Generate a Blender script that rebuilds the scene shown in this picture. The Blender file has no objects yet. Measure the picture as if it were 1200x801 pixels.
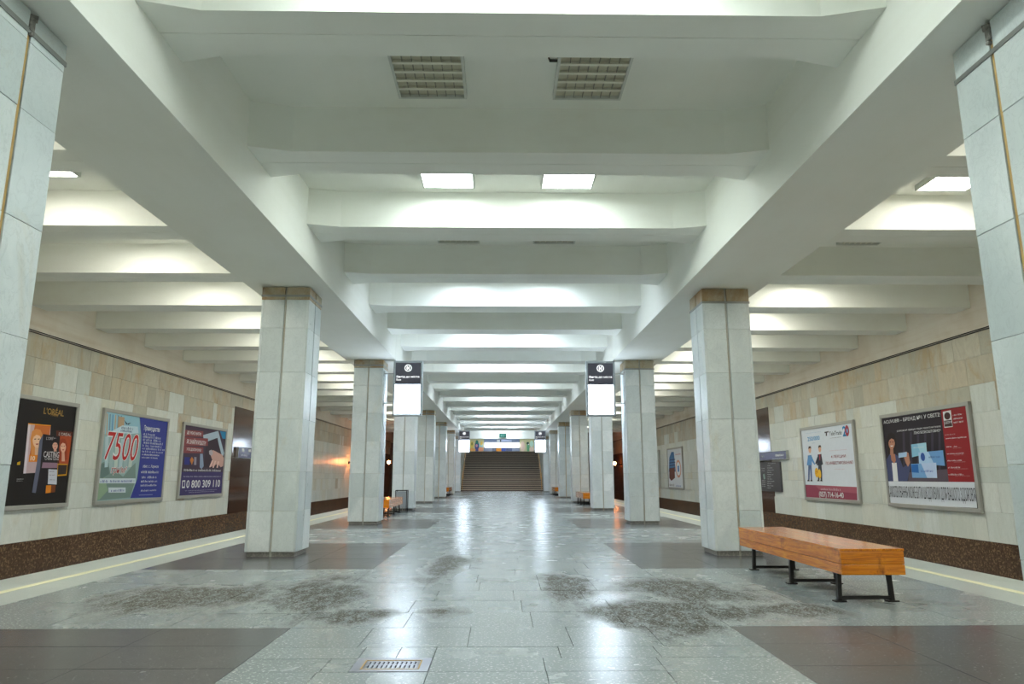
import bpy, math, random
from mathutils import Vector, Matrix
rnd = random.Random(7)
scn = bpy.context.scene
COL = scn.collection

# ------------------------------------------------------------------ camera
F, PITCH, YAW, ROLL, CX, CH = 811.5, 0.1912, 0.0159, -0.0006, -0.0815, 1.10
cam = bpy.data.cameras.new('camera')
cam.sensor_fit = 'HORIZONTAL'; cam.sensor_width = 36.0; cam.lens = F / 1200 * 36.0
cam.clip_start = 0.05; cam.clip_end = 300
camo = bpy.data.objects.new('camera', cam); COL.objects.link(camo)
camo.location = (CX, 0, CH)
camo.rotation_euler = (Matrix.Rotation(-YAW, 4, 'Z') @ Matrix.Rotation(math.pi/2 + PITCH, 4, 'X') @ Matrix.Rotation(ROLL, 4, 'Z')).to_euler()
scn.camera = camo
# ------------------------------------------------------------------ world / exposure
w = bpy.data.worlds.new('world'); scn.world = w; w.use_nodes = True
w.node_tree.nodes['Background'].inputs[0].default_value = (0.5, 0.55, 0.6, 1)
w.node_tree.nodes['Background'].inputs[1].default_value = 0.05
vs = scn.view_settings
vs.view_transform = 'Standard'; vs.look = 'None'; vs.gamma = 1.0; vs.use_curve_mapping = False
vs.exposure = 1.4
scn.cycles.max_bounces = 14; scn.cycles.diffuse_bounces = 10; scn.cycles.glossy_bounces = 4
LAMP = 8.5           # radiance of a lit ceiling diffuser

# pixel -> direction -> point on a wall / the floor
def ray(px, py):
    a, b = px - 600, 400.5 - py
    cr, sr = math.cos(ROLL), math.sin(ROLL)
    a, b = cr*a + sr*b, -sr*a + cr*b
    cp, sp = math.cos(PITCH), math.sin(PITCH)
    yf = cp - sp*b/F; z = sp + cp*b/F; xr = a/F
    c, s = math.cos(YAW), math.sin(YAW)
    return (c*xr + s*yf, -s*xr + c*yf, z)
def on_x(px, py, X):
    r = ray(px, py); t = (X - CX)/r[0]; return (t*r[1], CH + t*r[2])
def on_floor(px, py):
    r = ray(px, py); t = -CH/r[2]; return (CX + t*r[0], t*r[1])

# ------------------------------------------------------------------ main dimensions (metres)
W = 9.25                    # side walls
PE = 5.5                    # platform edge
HG, HR, HC = 3.884, 4.38, 4.88      # underside of girder, of beams, ceiling
GI, GO = 2.66, 3.86         # girder inner / outer face
XI, CW, CD = 2.9346, 0.71, 0.68     # column inner face, width, depth
Y2, S = 10.054, 6.59        # front of second column, spacing
R0, RS, RW = 4.46, S/3, 0.53        # first beam, spacing, width
YB, YE = -13.0, 53.0         # back end, far end of the hall
def colY(k): return Y2 + (k-2)*S

# ------------------------------------------------------------------ materials
MATS = {}
class NT:
    def __init__(s, name):
        m = bpy.data.materials.new(name); m.use_nodes = True
        s.m = m; s.t = m.node_tree; s.b = s.t.nodes['Principled BSDF']; MATS[name] = m
    def n(s, typ, **kw):
        o = s.t.nodes.new(typ)
        for k, v in kw.items():
            if k[0] == 'i' and k[1:].isdigit(): s.set(o.inputs[int(k[1:])], v)
            elif k in o.inputs.keys() if isinstance(k, str) and k in o.inputs else False: s.set(o.inputs[k], v)
            else: setattr(o, k, v)
        return o
    def set(s, sock, v):
        if isinstance(v, bpy.types.NodeSocket): s.t.links.new(v, sock)
        elif isinstance(v, tuple) and len(v) == 3 and sock.type == 'RGBA': sock.default_value = (*v, 1)
        else: sock.default_value = v
    def pos(s, scale=(1,1,1), off=None):
        g = s.n('ShaderNodeNewGeometry').outputs['Position']
        mp = s.n('ShaderNodeVectorMath', operation='MULTIPLY', i0=g, i1=scale).outputs[0]
        if off is not None: mp = s.n('ShaderNodeVectorMath', operation='ADD', i0=mp, i1=off).outputs[0]
        return mp
    def noise(s, vec, scale, detail=4, rough=0.55, dist=0.0):
        o = s.n('ShaderNodeTexNoise'); s.set(o.inputs['Vector'], vec); o.inputs['Scale'].default_value = scale
        o.inputs['Detail'].default_value = detail; o.inputs['Roughness'].default_value = rough; o.inputs['Distortion'].default_value = dist
        return o.outputs[0]
    def ramp(s, fac, *stops):
        o = s.n('ShaderNodeValToRGB', i0=fac); e = o.color_ramp.elements
        while len(e) < len(stops): e.new(0.5)
        for el, (p, c) in zip(e, stops):
            el.position = p; el.color = (*c, 1) if isinstance(c, tuple) else (c, c, c, 1)
        return o.outputs[0]
    def mix(s, fac, a, b, mode='MIX'):
        o = s.n('ShaderNodeMix', data_type='RGBA', blend_type=mode)
        s.set(o.inputs[0], fac); s.set(o.inputs[6], a); s.set(o.inputs[7], b); return o.outputs[2]
    def math(s, op, a, b=0.0):
        return s.n('ShaderNodeMath', operation=op, i0=a, i1=b).outputs[0]
    def rand(s):       # one random number per piece: stored on the mesh, shifted per object
        a = s.n('ShaderNodeAttribute', attribute_name='rnd').outputs['Fac']
        o = s.n('ShaderNodeObjectInfo').outputs['Random']
        k = s.math('ADD', s.math('MULTIPLY', a, 91.7), s.math('MULTIPLY', o, 37.3))
        return s.n('ShaderNodeTexWhiteNoise', noise_dimensions='1D', W=k)
    def bump(s, h, strength=0.2, dist=0.01):
        o = s.n('ShaderNodeBump'); o.inputs['Strength'].default_value = strength; o.inputs['Distance'].default_value = dist
        s.set(o.inputs['Height'], h); s.set(s.b.inputs['Normal'], o.outputs[0])
    def base(s, c): s.set(s.b.inputs['Base Color'], c)
    def rough(s, v): s.set(s.b.inputs['Roughness'], v)

def plain(name, c, rough=0.6, metal=0.0, emit=0.0, spec=0.5):
    if name in MATS: return MATS[name]
    t = NT(name); t.base(c); t.rough(rough); t.b.inputs['Metallic'].default_value = metal
    t.b.inputs['Specular IOR Level'].default_value = spec
    n = t.noise(t.pos(), 9.0, 3)
    t.base(t.mix(t.math('MULTIPLY', n, 0.16), c, tuple(x*0.55 for x in c)))
    if emit:
        t.b.inputs['Emission Color'].default_value = (*c, 1); t.b.inputs['Emission Strength'].default_value = emit
    return t.m
def paper(c):        # printed ink / paper on a poster
    n = 'ink_%d_%d_%d' % tuple(int(x*255) for x in c)
    return plain(n, c, 0.5, spec=0.25)
def hexc(r, g, b):
    return tuple(((x/255)/12.92 if x/255 <= 0.04045 else ((x/255+0.055)/1.055)**2.4) for x in (r, g, b))

def m_plaster(name, c, stain, amt):
    t = NT(name); p = t.pos()
    a = t.ramp(t.noise(p, 0.7, 6, 0.6), (0.42, 0.0), (0.72, 1.0))
    b = t.ramp(t.noise(t.pos((1, 0.15, 3)), 1.6, 5, 0.6), (0.5, 0.0), (0.8, 1.0))
    f = t.math('MULTIPLY', t.math('ADD', a, b), amt)
    t.base(t.mix(f, c, stain)); t.rough(0.85); t.b.inputs['Specular IOR Level'].default_value = 0.2
    t.bump(t.noise(p, 35, 4), 0.12, 0.01); return t.m
m_ceil = m_plaster('painted_concrete', (0.86, 0.875, 0.83), (0.74, 0.735, 0.65), 0.30)
m_wallplaster = m_plaster('stained_plaster', (0.74, 0.69, 0.60), (0.46, 0.33, 0.19), 0.36)
m_concrete = m_plaster('raw_concrete', (0.30, 0.29, 0.27), (0.15, 0.14, 0.13), 0.5)

def m_marble(name, cols, vein, rough, streak=(1, 1, 1), stain=None, stain_amt=0.0, sthr=0.5):
    t = NT(name); r = t.rand()
    off = t.n('ShaderNodeVectorMath', operation='SCALE', i0=r.outputs['Color']); off.inputs['Scale'].default_value = 23.0
    p = t.pos(streak, off.outputs[0])
    n = len(cols)
    c = t.ramp(r.outputs['Value'], *[(i/(n-1), cols[i]) for i in range(n)])
    v1 = t.ramp(t.noise(p, 2.2, 7, 0.62, 1.4), (0.40, 0.0), (0.75, 1.0))
    v2 = t.ramp(t.noise(p, 7.0, 6, 0.6, 2.0), (0.47, 0.0), (0.50, 0.55), (0.53, 0.0))
    c = t.mix(t.math('MULTIPLY', v1, 0.55), c, vein)
    c = t.mix(t.math('MULTIPLY', v2, 0.40), c, tuple(x*0.6 for x in vein))
    if stain:
        s1 = t.ramp(t.noise(t.pos((1.2, 1.2, 0.8)), 1.5, 6, 0.65, 0.6), (sthr, 0.0), (sthr+0.18, 1.0))
        c = t.mix(t.math('MULTIPLY', s1, stain_amt), c, stain)
    t.base(c)
    t.rough(t.math('ADD', t.math('MULTIPLY', t.noise(p, 5, 3), 0.18), rough))
    t.bump(t.noise(p, 14, 3), 0.03, 0.01); return t.m
m_colmarble = m_marble('pale_marble', [(0.61, 0.67, 0.69), (0.74, 0.78, 0.79), (0.68, 0.73, 0.73), (0.55, 0.61, 0.62), (0.77, 0.81, 0.81)], (0.50, 0.56, 0.58), 0.22, (1, 1, .8), (0.55, 0.43, 0.22), 0.30, 0.60)
m_colstain = m_marble('rust_stained_marble', [(0.55, 0.52, 0.42), (0.48, 0.42, 0.30), (0.58, 0.56, 0.48)], (0.34, 0.26, 0.14), 0.35, (1, 1, 1), (0.36, 0.20, 0.07), 0.8, 0.42)
m_wallmarble = m_marble('grey_green_marble', [(0.60, 0.64, 0.59), (0.70, 0.73, 0.69), (0.64, 0.66, 0.58), (0.56, 0.61, 0.57), (0.69, 0.73, 0.70), (0.63, 0.62, 0.51)], (0.49, 0.52, 0.46), 0.28, (1, 2.2, 0.6), (0.52, 0.42, 0.24), 0.45, 0.57)
m_tanmarble = m_marble('tan_marble', [(0.56, 0.50, 0.37), (0.46, 0.46, 0.38), (0.60, 0.57, 0.46), (0.42, 0.41, 0.33), (0.57, 0.55, 0.46), (0.54, 0.44, 0.29)], (0.36, 0.33, 0.25), 0.30, (1, 2.0, 0.7), (0.44, 0.29, 0.12), 0.6, 0.50)

def m_granite(name, a, b, fleck, scale, rough, bright=0.5):
    t = NT(name); r = t.rand(); p = t.pos()
    v = t.n('ShaderNodeTexVoronoi', Scale=scale); t.set(v.inputs['Vector'], p)
    f = t.ramp(t.noise(p, scale*0.55, 5, 0.7), (0.42, 0.0), (0.62, 1.0))
    c = t.mix(f, a, b)
    g = t.math('GREATER_THAN', t.n('ShaderNodeSeparateColor', i0=v.outputs['Color']).outputs[0], bright)
    c = t.mix(t.math('MULTIPLY', g, 0.8), c, fleck)
    c = t.mix(t.math('MULTIPLY', r.outputs['Value'], 0.45), c, tuple(x*0.55 for x in a))
    t.base(c); t.rough(rough); return t.m
m_brown = m_granite('brown_granite', (0.070, 0.040, 0.024), (0.15, 0.09, 0.055), (0.30, 0.19, 0.10), 34, 0.25, 0.82)
m_brownflat = m_granite('polished_brown_granite', (0.055, 0.026, 0.017), (0.085, 0.042, 0.027), (0.12, 0.07, 0.045), 60, 0.12, 0.8)
m_plinth = m_granite('plinth_granite', (0.25, 0.24, 0.22), (0.16, 0.15, 0.14), (0.35, 0.33, 0.3), 50, 0.5, 0.7)

def m_floor(name, a, b, fleck, fl_thr, rough, worn):
    t = NT(name); r = t.rand(); p = t.pos()
    n1 = t.noise(p, 1.3, 5, 0.6)
    c = t.mix(n1, a, b)
    v = t.noise(p, 55, 1, 0.4)
    fl = t.ramp(v, (fl_thr+0.04, 0.0), (fl_thr+0.08, 1.0))
    fine = t.ramp(t.noise(p, 120, 2), (0.50, 0.0), (0.62, 1.0))
    c = t.mix(t.math('MULTIPLY', fine, 0.35), c, tuple(x*0.55 for x in a))
    c = t.mix(t.math('MULTIPLY', r.outputs['Value'], 0.30), c, tuple(x*0.72 for x in a))
    ro = t.math('ADD', t.math('MULTIPLY', t.noise(p, 2.0, 4), 0.14), rough)
    if worn:
        # scuffed, dirt-filled patches with ragged outlines where the polish has gone
        warp = t.math('ADD', t.math('MULTIPLY', t.noise(t.pos((1, 0.55, 1)), 1.3, 3, 0.6), 0.62), t.math('MULTIPLY', t.noise(t.pos((1, 0.5, 1)), 4.0, 9, 0.8), 0.38))
        acc = None
        for (x, y, rx, ry) in WEAR:
            d = t.n('ShaderNodeVectorMath', operation='LENGTH', i0=t.n('ShaderNodeVectorMath', operation='MULTIPLY', i0=t.n('ShaderNodeVectorMath', operation='SUBTRACT', i0=p, i1=(x, y, 0)).outputs[0], i1=(1/rx, 1/ry, 0)).outputs[0]).outputs['Value']
            m = t.math('SUBTRACT', 1.0, d)
            acc = m if acc is None else t.math('MAXIMUM', acc, m)
        k = t.math('ADD', acc, t.math('MULTIPLY', t.math('SUBTRACT', warp, 0.5), 4.0))
        msk = t.ramp(k, (0.0, 0.0), (0.55, 1.0))
        pits = t.ramp(t.noise(t.pos((1, 0.45, 1)), 13, 6, 0.8, 0.8), (0.42, 0.15), (0.52, 1.0))
        c = t.mix(t.math('MULTIPLY', msk, t.math('MULTIPLY', pits, 0.93)), c, (0.040, 0.030, 0.016))
        ro = t.math('ADD', ro, t.math('MULTIPLY', msk, 0.30))
        spec = t.math('SUBTRACT', 0.6, t.math('MULTIPLY', msk, 0.45))
    c = t.mix(t.math('MULTIPLY', fl, 0.8), c, fleck)
    t.base(c); t.rough(ro)
    t.set(t.b.inputs['Specular IOR Level'], spec if worn else 0.6)
    t.bump(t.noise(p, 9, 4, 0.6), 0.035, 0.01); return t.m
WEAR = [(*on_floor(215, 700), 1.0, 1.1), (*on_floor(380, 695), 0.75, 1.4), (*on_floor(515, 715), 0.25, 0.35), (*on_floor(420, 720), 0.5, 0.4),
        (*on_floor(780, 720), 0.75, 0.9), (*on_floor(665, 690), 0.35, 1.2), (*on_floor(800, 690), 0.9, 0.9), (*on_floor(520, 660), 0.3, 1.8), (*on_floor(850, 720), 0.6, 0.4), (*on_floor(930, 715), 0.5, 0.3)]
m_flight = m_floor('grey_floor_granite', (0.20, 0.235, 0.243), (0.255, 0.285, 0.29), (0.46, 0.485, 0.475), 0.57, 0.19, True)
m_fdark = m_floor('dark_floor_granite', (0.066, 0.067, 0.073), (0.090, 0.090, 0.095), (0.22, 0.215, 0.215), 0.64, 0.17, False)
m_fcurb = m_floor('pale_edge_granite', (0.40, 0.45, 0.43), (0.46, 0.50, 0.475), (0.56, 0.59, 0.56), 0.62, 0.25, False)

def m_wood(name, axis):
    t = NT(name)
    co = t.n('ShaderNodeTexCoord').outputs['Object']
    sc = {'Y': (14, 0.9, 14), 'X': (0.9, 14, 14)}[axis]
    p = t.n('ShaderNodeVectorMath', operation='MULTIPLY', i0=co, i1=sc).outputs[0]
    g = t.noise(p, 2.2, 6, 0.65, 1.6)
    c = t.ramp(g, (0.28, hexc(150, 78, 6)), (0.5, hexc(206, 120, 10)), (0.75, hexc(226, 148, 22)))
    k = t.ramp(t.noise(co, 3.5, 5, 0.7, 0.5), (0.56, 0.0), (0.68, 1.0))
    c = t.mix(t.math('MULTIPLY', k, 0.7), c, hexc(96, 46, 8))
    t.base(c); t.rough(0.24); t.b.inputs['Coat Weight'].default_value = 0.5; t.b.inputs['Coat Roughness'].default_value = 0.12
    t.bump(g, 0.05, 0.005); return t.m
m_woodY = m_wood('varnished_wood_long', 'Y'); m_woodX = m_wood('varnished_wood_cross', 'X')
m_steel = plain('black_steel', (0.018, 0.016, 0.015), 0.45, 0.3)
m_alu = plain('brushed_aluminium', (0.50, 0.52, 0.52), 0.35, 0.7)
m_aluframe = plain('poster_frame_metal', (0.42, 0.42, 0.39), 0.42, 0.35)
m_signframe = plain('pale_sign_frame', (0.46, 0.50, 0.54), 0.4, 0.1)
m_zinc = plain('zinc_band', (0.34, 0.35, 0.34), 0.4, 0.7)
m_rust = m_plaster('rusty_groove', (0.58, 0.40, 0.17), (0.34, 0.19, 0.07), 0.5)
m_groove = m_plaster('grey_groove', (0.46, 0.47, 0.44), (0.42, 0.30, 0.14), 0.5)
m_white = plain('white_enamel', (0.62, 0.64, 0.60), 0.45)
m_cream = plain('yellowed_louvre', (0.78, 0.77, 0.66), 0.5)
m_reflector = plain('shaded_reflector', (0.58, 0.56, 0.44), 0.5)  # reflector and blade colours darkened to suggest shade between the louvre slats
m_blade = plain('louvre_blade_edge', (0.30, 0.29, 0.24), 0.5)
m_cable = plain('black_cable', (0.03, 0.025, 0.02), 0.6)
m_yellow = plain('yellow_line_paint', (0.78, 0.76, 0.52), 0.4)
m_iron = plain('drain_steel', (0.36, 0.37, 0.43), 0.35, 0.75)
m_void = plain('drain_shade_black', (0.004, 0.004, 0.004), 0.9)
def m_emit(name, c, s):
    t = NT(name); t.base((0.8, 0.8, 0.8)); t.b.inputs['Emission Color'].default_value = (*c, 1); t.b.inputs['Emission Strength'].default_value = s; return t.m
m_lampnear = m_emit('lamp_diffuser_neutral', (0.90, 1.0, 0.95), LAMP)
m_lampfar = m_emit('lamp_diffuser_cool', (0.78, 0.89, 1.0), LAMP)
m_lampaisle = m_emit('lamp_diffuser_warm', (1.0, 0.97, 0.86), LAMP)
m_signwhite = m_emit('lit_sign_panel', (0.72, 0.85, 1.0), 8.0)
m_warm = m_emit('warm_lamp_glass', (1.0, 0.30, 0.09), 40.0)

# ------------------------------------------------------------------ mesh helpers
class MB:
    def __init__(s): s.v = []; s.f = []; s.r = []
    def quadbox(s, p):           # 8 points: bottom ring then top ring
        i = len(s.v); s.v += [tuple(q) for q in p]
        s.f += [tuple(i+k for k in f) for f in ((3,2,1,0), (4,5,6,7), (0,1,5,4), (1,2,6,5), (2,3,7,6), (3,0,4,7))]
        s.r += [rnd.random()]*8; return s
    def box(s, x0, x1, y0, y1, z0, z1):
        return s.quadbox([(x0,y0,z0),(x1,y0,z0),(x1,y1,z0),(x0,y1,z0),(x0,y0,z1),(x1,y0,z1),(x1,y1,z1),(x0,y1,z1)])
    def prism(s, ring, axis, a, b):      # closed ring of 2d points extruded along an axis
        n = len(ring); i = len(s.v)
        for h in (a, b):
            for (u, v) in ring:
                s.v.append({'x': (h,u,v), 'y': (u,h,v), 'z': (u,v,h)}[axis])
        s.f.append(tuple(range(i+n-1, i-1, -1))); s.f.append(tuple(range(i+n, i+2*n)))
        for k in range(n):
            j = (k+1) % n; s.f.append((i+k, i+j, i+n+j, i+n+k))
        s.r += [rnd.random()]*(2*n); return s
    def cyl(s, p, q, r, n=10, r2=None):
        p, q = Vector(p), Vector(q); d = (q-p).normalized(); u = d.orthogonal().normalized(); v = d.cross(u); i = len(s.v)
        for c, rr in ((p, r), (q, r if r2 is None else r2)):
            for k in range(n):
                a = 2*math.pi*k/n; s.v.append(tuple(c + rr*(math.cos(a)*u + math.sin(a)*v)))
        s.f.append(tuple(range(i+n-1, i-1, -1))); s.f.append(tuple(range(i+n, i+2*n)))
        for k in range(n):
            j = (k+1) % n; s.f.append((i+k, i+j, i+n+j, i+n+k))
        s.r += [rnd.random()]*(2*n); return s
    def poly(s, pts):
        i = len(s.v); s.v += [tuple(p) for p in pts]; s.f.append(tuple(range(i, i+len(pts)))); s.r += [rnd.random()]*len(pts); return s
    def mesh(s, name):
        me = bpy.data.meshes.new(name); me.from_pydata(s.v, [], s.f); me.validate()
        at = me.attributes.new('rnd', 'FLOAT', 'POINT')
        if len(s.r) == len(me.vertices): at.data.foreach_set('value', s.r)
        me.update(); return me
    def build(s, name, mat, parent=None, bevel=0.0, fix=True):
        me = s.mesh(name)
        if fix:
            import bmesh
            b = bmesh.new(); b.from_mesh(me); bmesh.ops.recalc_face_normals(b, faces=b.faces[:]); b.to_mesh(me); b.free()
        o = link(name, me, mat, parent)
        if bevel:
            m = o.modifiers.new('bevel', 'BEVEL'); m.width = bevel; m.segments = 2; m.limit_method = 'ANGLE'
        return o
def link(name, me, mat, parent=None):
    o = bpy.data.objects.new(name, me); COL.objects.link(o)
    if mat is not None and len(me.materials) == 0: me.materials.append(mat)
    if parent: o.parent = parent
    return o
def tag(o, label=None, cat=None, group=None, kind=None):
    if label: o['label'] = label
    if cat: o['category'] = cat
    if group: o['group'] = group
    if kind: o['kind'] = kind
    return o
def empty(name, loc=(0,0,0), rz=0.0):
    o = bpy.data.objects.new(name, None); COL.objects.link(o); o.location = loc; o.rotation_euler = (0,0,rz); o.empty_display_size = 0.2; return o
def struct(name, mb, mat, bevel=0.0): return tag(mb.build(name, mat, None, bevel), kind='structure')

# ================================================================== floor
floor = struct('floor', MB().box(-PE, PE, YB, YE+0.2, -1.15, -0.022), m_concrete)
G = 0.0022
tiles = []        # (distance, x0,x1,y0,y1, material)
BC = colY(1) + CD/2               # centre of a dark strip
y = BC - 1.647 - S                # start of a dark strip behind the camera
RH = 3.295/6
while y < YE - 0.1:
    for dark in (True, False):
        for r in range(6):
            a = y + r*RH; b = a + RH
            if a > YE: continue
            b = min(b, YE+0.2)
            for sgn in (-1, 1):
                sh = 0.0
                xs = [1.63, 2.56, 3.49, 4.42]
                for i in range(3):
                    x0, x1 = sorted((sgn*xs[i], sgn*xs[i+1]))
                    tiles.append((x0, x1, a, b, m_fdark if dark else m_flight))
                if r % 2 == 0:
                    x0, x1 = sorted((sgn*4.42, sgn*PE)); tiles.append((x0, x1, a, min(a+2*RH, YE+0.2), m_fcurb))
        y += 3.295
# nave strip: rows of irregular slabs
rows = [2.15, 2.70, 3.24, 3.72, 4.262, 4.562, 4.85, 5.45, 6.03, 6.58]
while rows[-1] < YE: rows.append(min(rows[-1] + RH, YE+0.2))
while rows[0] > YB: rows.insert(0, rows[0] - RH)
special = {4.262: [-1.63, -1.12, -0.955, -0.497, 0.18, 0.88, 1.63], 4.562: [-1.63, -0.958, -0.727, -0.497, 0.295, 0.92, 1.63],
           3.72: [-1.63, -1.13, -0.497, 0.182, 0.876, 1.63], 4.85: [-1.63, -1.02, -0.30, 0.40, 1.0, 1.63], 6.03: [-1.63, -0.845, 0.1, 0.864, 1.63]}
for a, b in zip(rows, rows[1:]):
    xs = special.get(a)
    if not xs:
        n = rnd.choice((4, 5, 5)); xs = [-1.63 + 3.26*(i + (rnd.uniform(-.22, .22) if 0 < i < n else 0))/n for i in range(n+1)]
    for x0, x1 in zip(xs, xs[1:]):
        if a == 4.262 and abs(x0+0.955) < .01: continue     # the drain sits here
        tiles.append((x0, x1, a, b, m_flight))
def vis(t):       # tiles in the picture, nearest first
    yc = t[3]; xm = min(abs(t[0]), abs(t[1]))
    return yc > 3.3 and xm < 0.78*t[3] + 0.4
seen = sorted([t for t in tiles if vis(t)], key=lambda t: t[2] + 0.15*abs(t[0]+t[1]))
near = set(id(t) for t in seen[:298])
far = {}
def tilebox(mb, t):
    dz = -rnd.random()*0.0012
    return mb.box(t[0]+G, t[1]-G, t[2]+G, t[3]-G, -0.022, dz)
for t in tiles:
    if id(t) in near: tilebox(MB(), t).build('floor_slab', t[4], floor)
    else: tilebox(far.setdefault(t[4].name, MB()), t)
for k, mb in far.items(): tag(mb.build('floor_slabs_far', MATS[k], floor), kind='stuff')
for sgn in (-1, 1):
    MB().box(*sorted((sgn*4.86, sgn*4.955)), YB, YE, -0.001, 0.0025).build('yellow_line', m_yellow, floor)
# drain grate let into the floor
dr = tag(empty('floor_drain', (-0.726, 4.412, 0)), 'small slotted steel drain grate let into the grey floor', 'drain')
hx, hy = 0.226, 0.147
fr = MB()
for (x0, x1, y0, y1) in ((-hx, hx, -hy, -0.10), (-hx, hx, 0.10, hy), (-hx, -0.172, -0.10, 0.10), (0.172, hx, -0.10, 0.10)): fr.box(x0, x1, y0, y1, -0.02, 0.002)
fr.build('drain_frame', m_iron, dr)
MB().box(-0.18, 0.18, -0.11, 0.11, -0.0215, -0.018).build('drain_shade_sheet', m_void, dr)  # thin black sheet stands in for the shade below the slots
rim = MB()
for (x0, x1, y0, y1) in ((-0.171, 0.171, -0.099, -0.093), (-0.171, 0.171, 0.093, 0.099), (-0.171, -0.163, -0.093, 0.093), (0.163, 0.171, -0.093, 0.093)): rim.box(x0, x1, y0, y1, -0.017, 0.0035)
rim.build('rusty_rim', m_rust, dr, 0)
gr = MB()
for (y0, y1) in ((-0.092, -0.068), (-0.014, 0.014), (0.068, 0.092)): gr.box(-0.162, 0.162, y0, y1, -0.012, 0.001)
for i in range(12):
    x = -0.162 + 0.0135 + i*0.02705
    for (y0, y1) in ((-0.068, -0.014), (0.014, 0.068)): gr.box(x-0.0085, x+0.0085, y0, y1, -0.012, 0.001)
gr.box(-0.162, -0.152, -0.068, 0.068, -0.012, 0.001); gr.box(0.152, 0.162, -0.068, 0.068, -0.012, 0.001)
gr.build('grate', m_iron, dr)

for sgn, nm in ((-1, 'left'), (1, 'right')):
    struct('track_bed_' + nm, MB().box(*sorted((sgn*PE, sgn*(W+0.3))), YB, 60, -1.35, -1.15), m_concrete)

# ================================================================== side walls
ZR = [-0.13, 0.42, 0.97, 1.26, 1.665, 2.315, 2.86, 3.40, 3.865]
PIL = {-1: [(24.0, 26.6, 3.47), (44.0, 46.6, 3.47)], 1: [(24.05, 26.6, 3.47), (44.0, 46.6, 3.47)]}
PORTAL = 51.0
for sgn, nm in ((-1, 'left'), (1, 'right')):
    wall = struct('wall_' + nm, MB().box(*sorted((sgn*(W+0.03), sgn*(W+0.3))), YB, 60, -1.2, HC+0.05), m_concrete)
    X0 = sgn*W
    def slab(mb, y0, y1, z0, z1, pr=0.0):
        return mb.box(*sorted((sgn*(W+0.03), sgn*(W - pr))), y0+G, y1-G, z0+G, z1-G)
    tag(MB().box(*sorted((sgn*(W+0.03), sgn*(W+0.002))), YB, 60, 3.865, HC+0.04).build('plaster_band', m_wallplaster, wall))
    pieces = []
    for zi in range(8):
        z0, z1 = ZR[zi], ZR[zi+1]
        y = YB + rnd.random()*0.5
        while y < 58:
            wd = rnd.choice((0.38, 0.45, 0.55, 0.6, 0.75, 0.9, 1.1)) * rnd.uniform(0.9, 1.1)
            if zi in (6, 7): wd *= 0.8
            a, b = y, y + wd; y = b
            for (p0, p1, pz) in PIL[sgn]:
                if z0 < pz - 0.1:
                    if a < p0 < b: b = p0
                    elif p0 <= a < p1: a = max(a, p1) if b > p1 else None
                if a is None: break
            if a is None or b - a < 0.08: continue
            if a > PORTAL and z0 < 2.8: continue
            tan = zi >= 6 or (zi == 5 and rnd.random() < 0.12) or rnd.random() < 0.03
            if zi == 6 and rnd.random() < 0.25: tan = False
            pieces.append((a, b, z0, z1, tan))
    sn = sorted([p for p in pieces if p[1] > 12.2], key=lambda p: p[0]); nearset = set(id(p) for p in sn[:295])
    farmb = {True: MB(), False: MB()}
    for p in pieces:
        pr = rnd.random()*0.004
        if id(p) in nearset: slab(MB(), p[0], p[1], p[2], p[3], pr).build('marble_panel', m_tanmarble if p[4] else m_wallmarble, wall)
        else: slab(farmb[p[4]], p[0], p[1], p[2], p[3], pr)
    for k, mb in farmb.items(): tag(mb.build('marble_panels_far', m_tanmarble if k else m_wallmarble, wall), kind='stuff')
    # granite dado below the marble and upright granite bands
    gf = MB(); y = YB; cnt = 0
    while y < 58:
        wd = rnd.uniform(0.7, 1.0)
        for (z0, z1) in ((-1.15, -0.72), (-0.72, -0.13)):
            if 11 < y < 45 and z0 > -0.8: slab(MB(), y, y+wd, z0, z1, rnd.random()*0.004).build('granite_slab', m_brown, wall)
            else: slab(gf, y, y+wd, z0, z1, 0.002)
        y += wd
    tag(gf.build('granite_slabs_far', m_brown, wall), kind='stuff')
    for (p0, p1, pz) in PIL[sgn]:
        nz = 6
        for i in range(nz):
            z0 = -0.13 + (pz+0.13)*i/nz; z1 = -0.13 + (pz+0.13)*(i+1)/nz
            for j in range(3):
                slab(MB(), p0+(p1-p0)*j/3, p0+(p1-p0)*(j+1)/3, z0, z1, 0.012).build('granite_slab', m_brownflat, wall)
        slab(MB(), p0, p1, pz, 3.40, 0.0) if pz < 3.3 else None
    for j in range(8):
        for (z0, z1) in ((-0.13, 0.85), (0.85, 1.83), (1.83, 2.80)):
            slab(MB(), PORTAL+j*0.9, PORTAL+(j+1)*0.9, z0, z1, 0.03).build('granite_slab', m_brownflat, wall)
    # twin cables on the ledge above the marble
    for dz in (0.0, 0.035):
        MB().cyl((sgn*(W-0.012), YB, 3.872+dz), (sgn*(W-0.012), 58, 3.872+dz), 0.011, 6).build('wall_cable', m_cable, wall)
for sgn, nm in ((-1, 'left'), (1, 'right')):
    struct('wall_end_' + nm, MB().box(*sorted((sgn*3.12, sgn*PE)), YE, YE+0.2, -0.1, HC), m_wallmarble)
    struct('wall_tunnel_' + nm, MB().box(*sorted((sgn*3.4, sgn*(W+0.3))), 60, 60.2, -1.3, HC+0.1), m_concrete)
struct('wall_rear', MB().box(-W-0.3, W+0.3, YB-0.2, YB, -1.3, HC+0.1), m_wallmarble)

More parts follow.
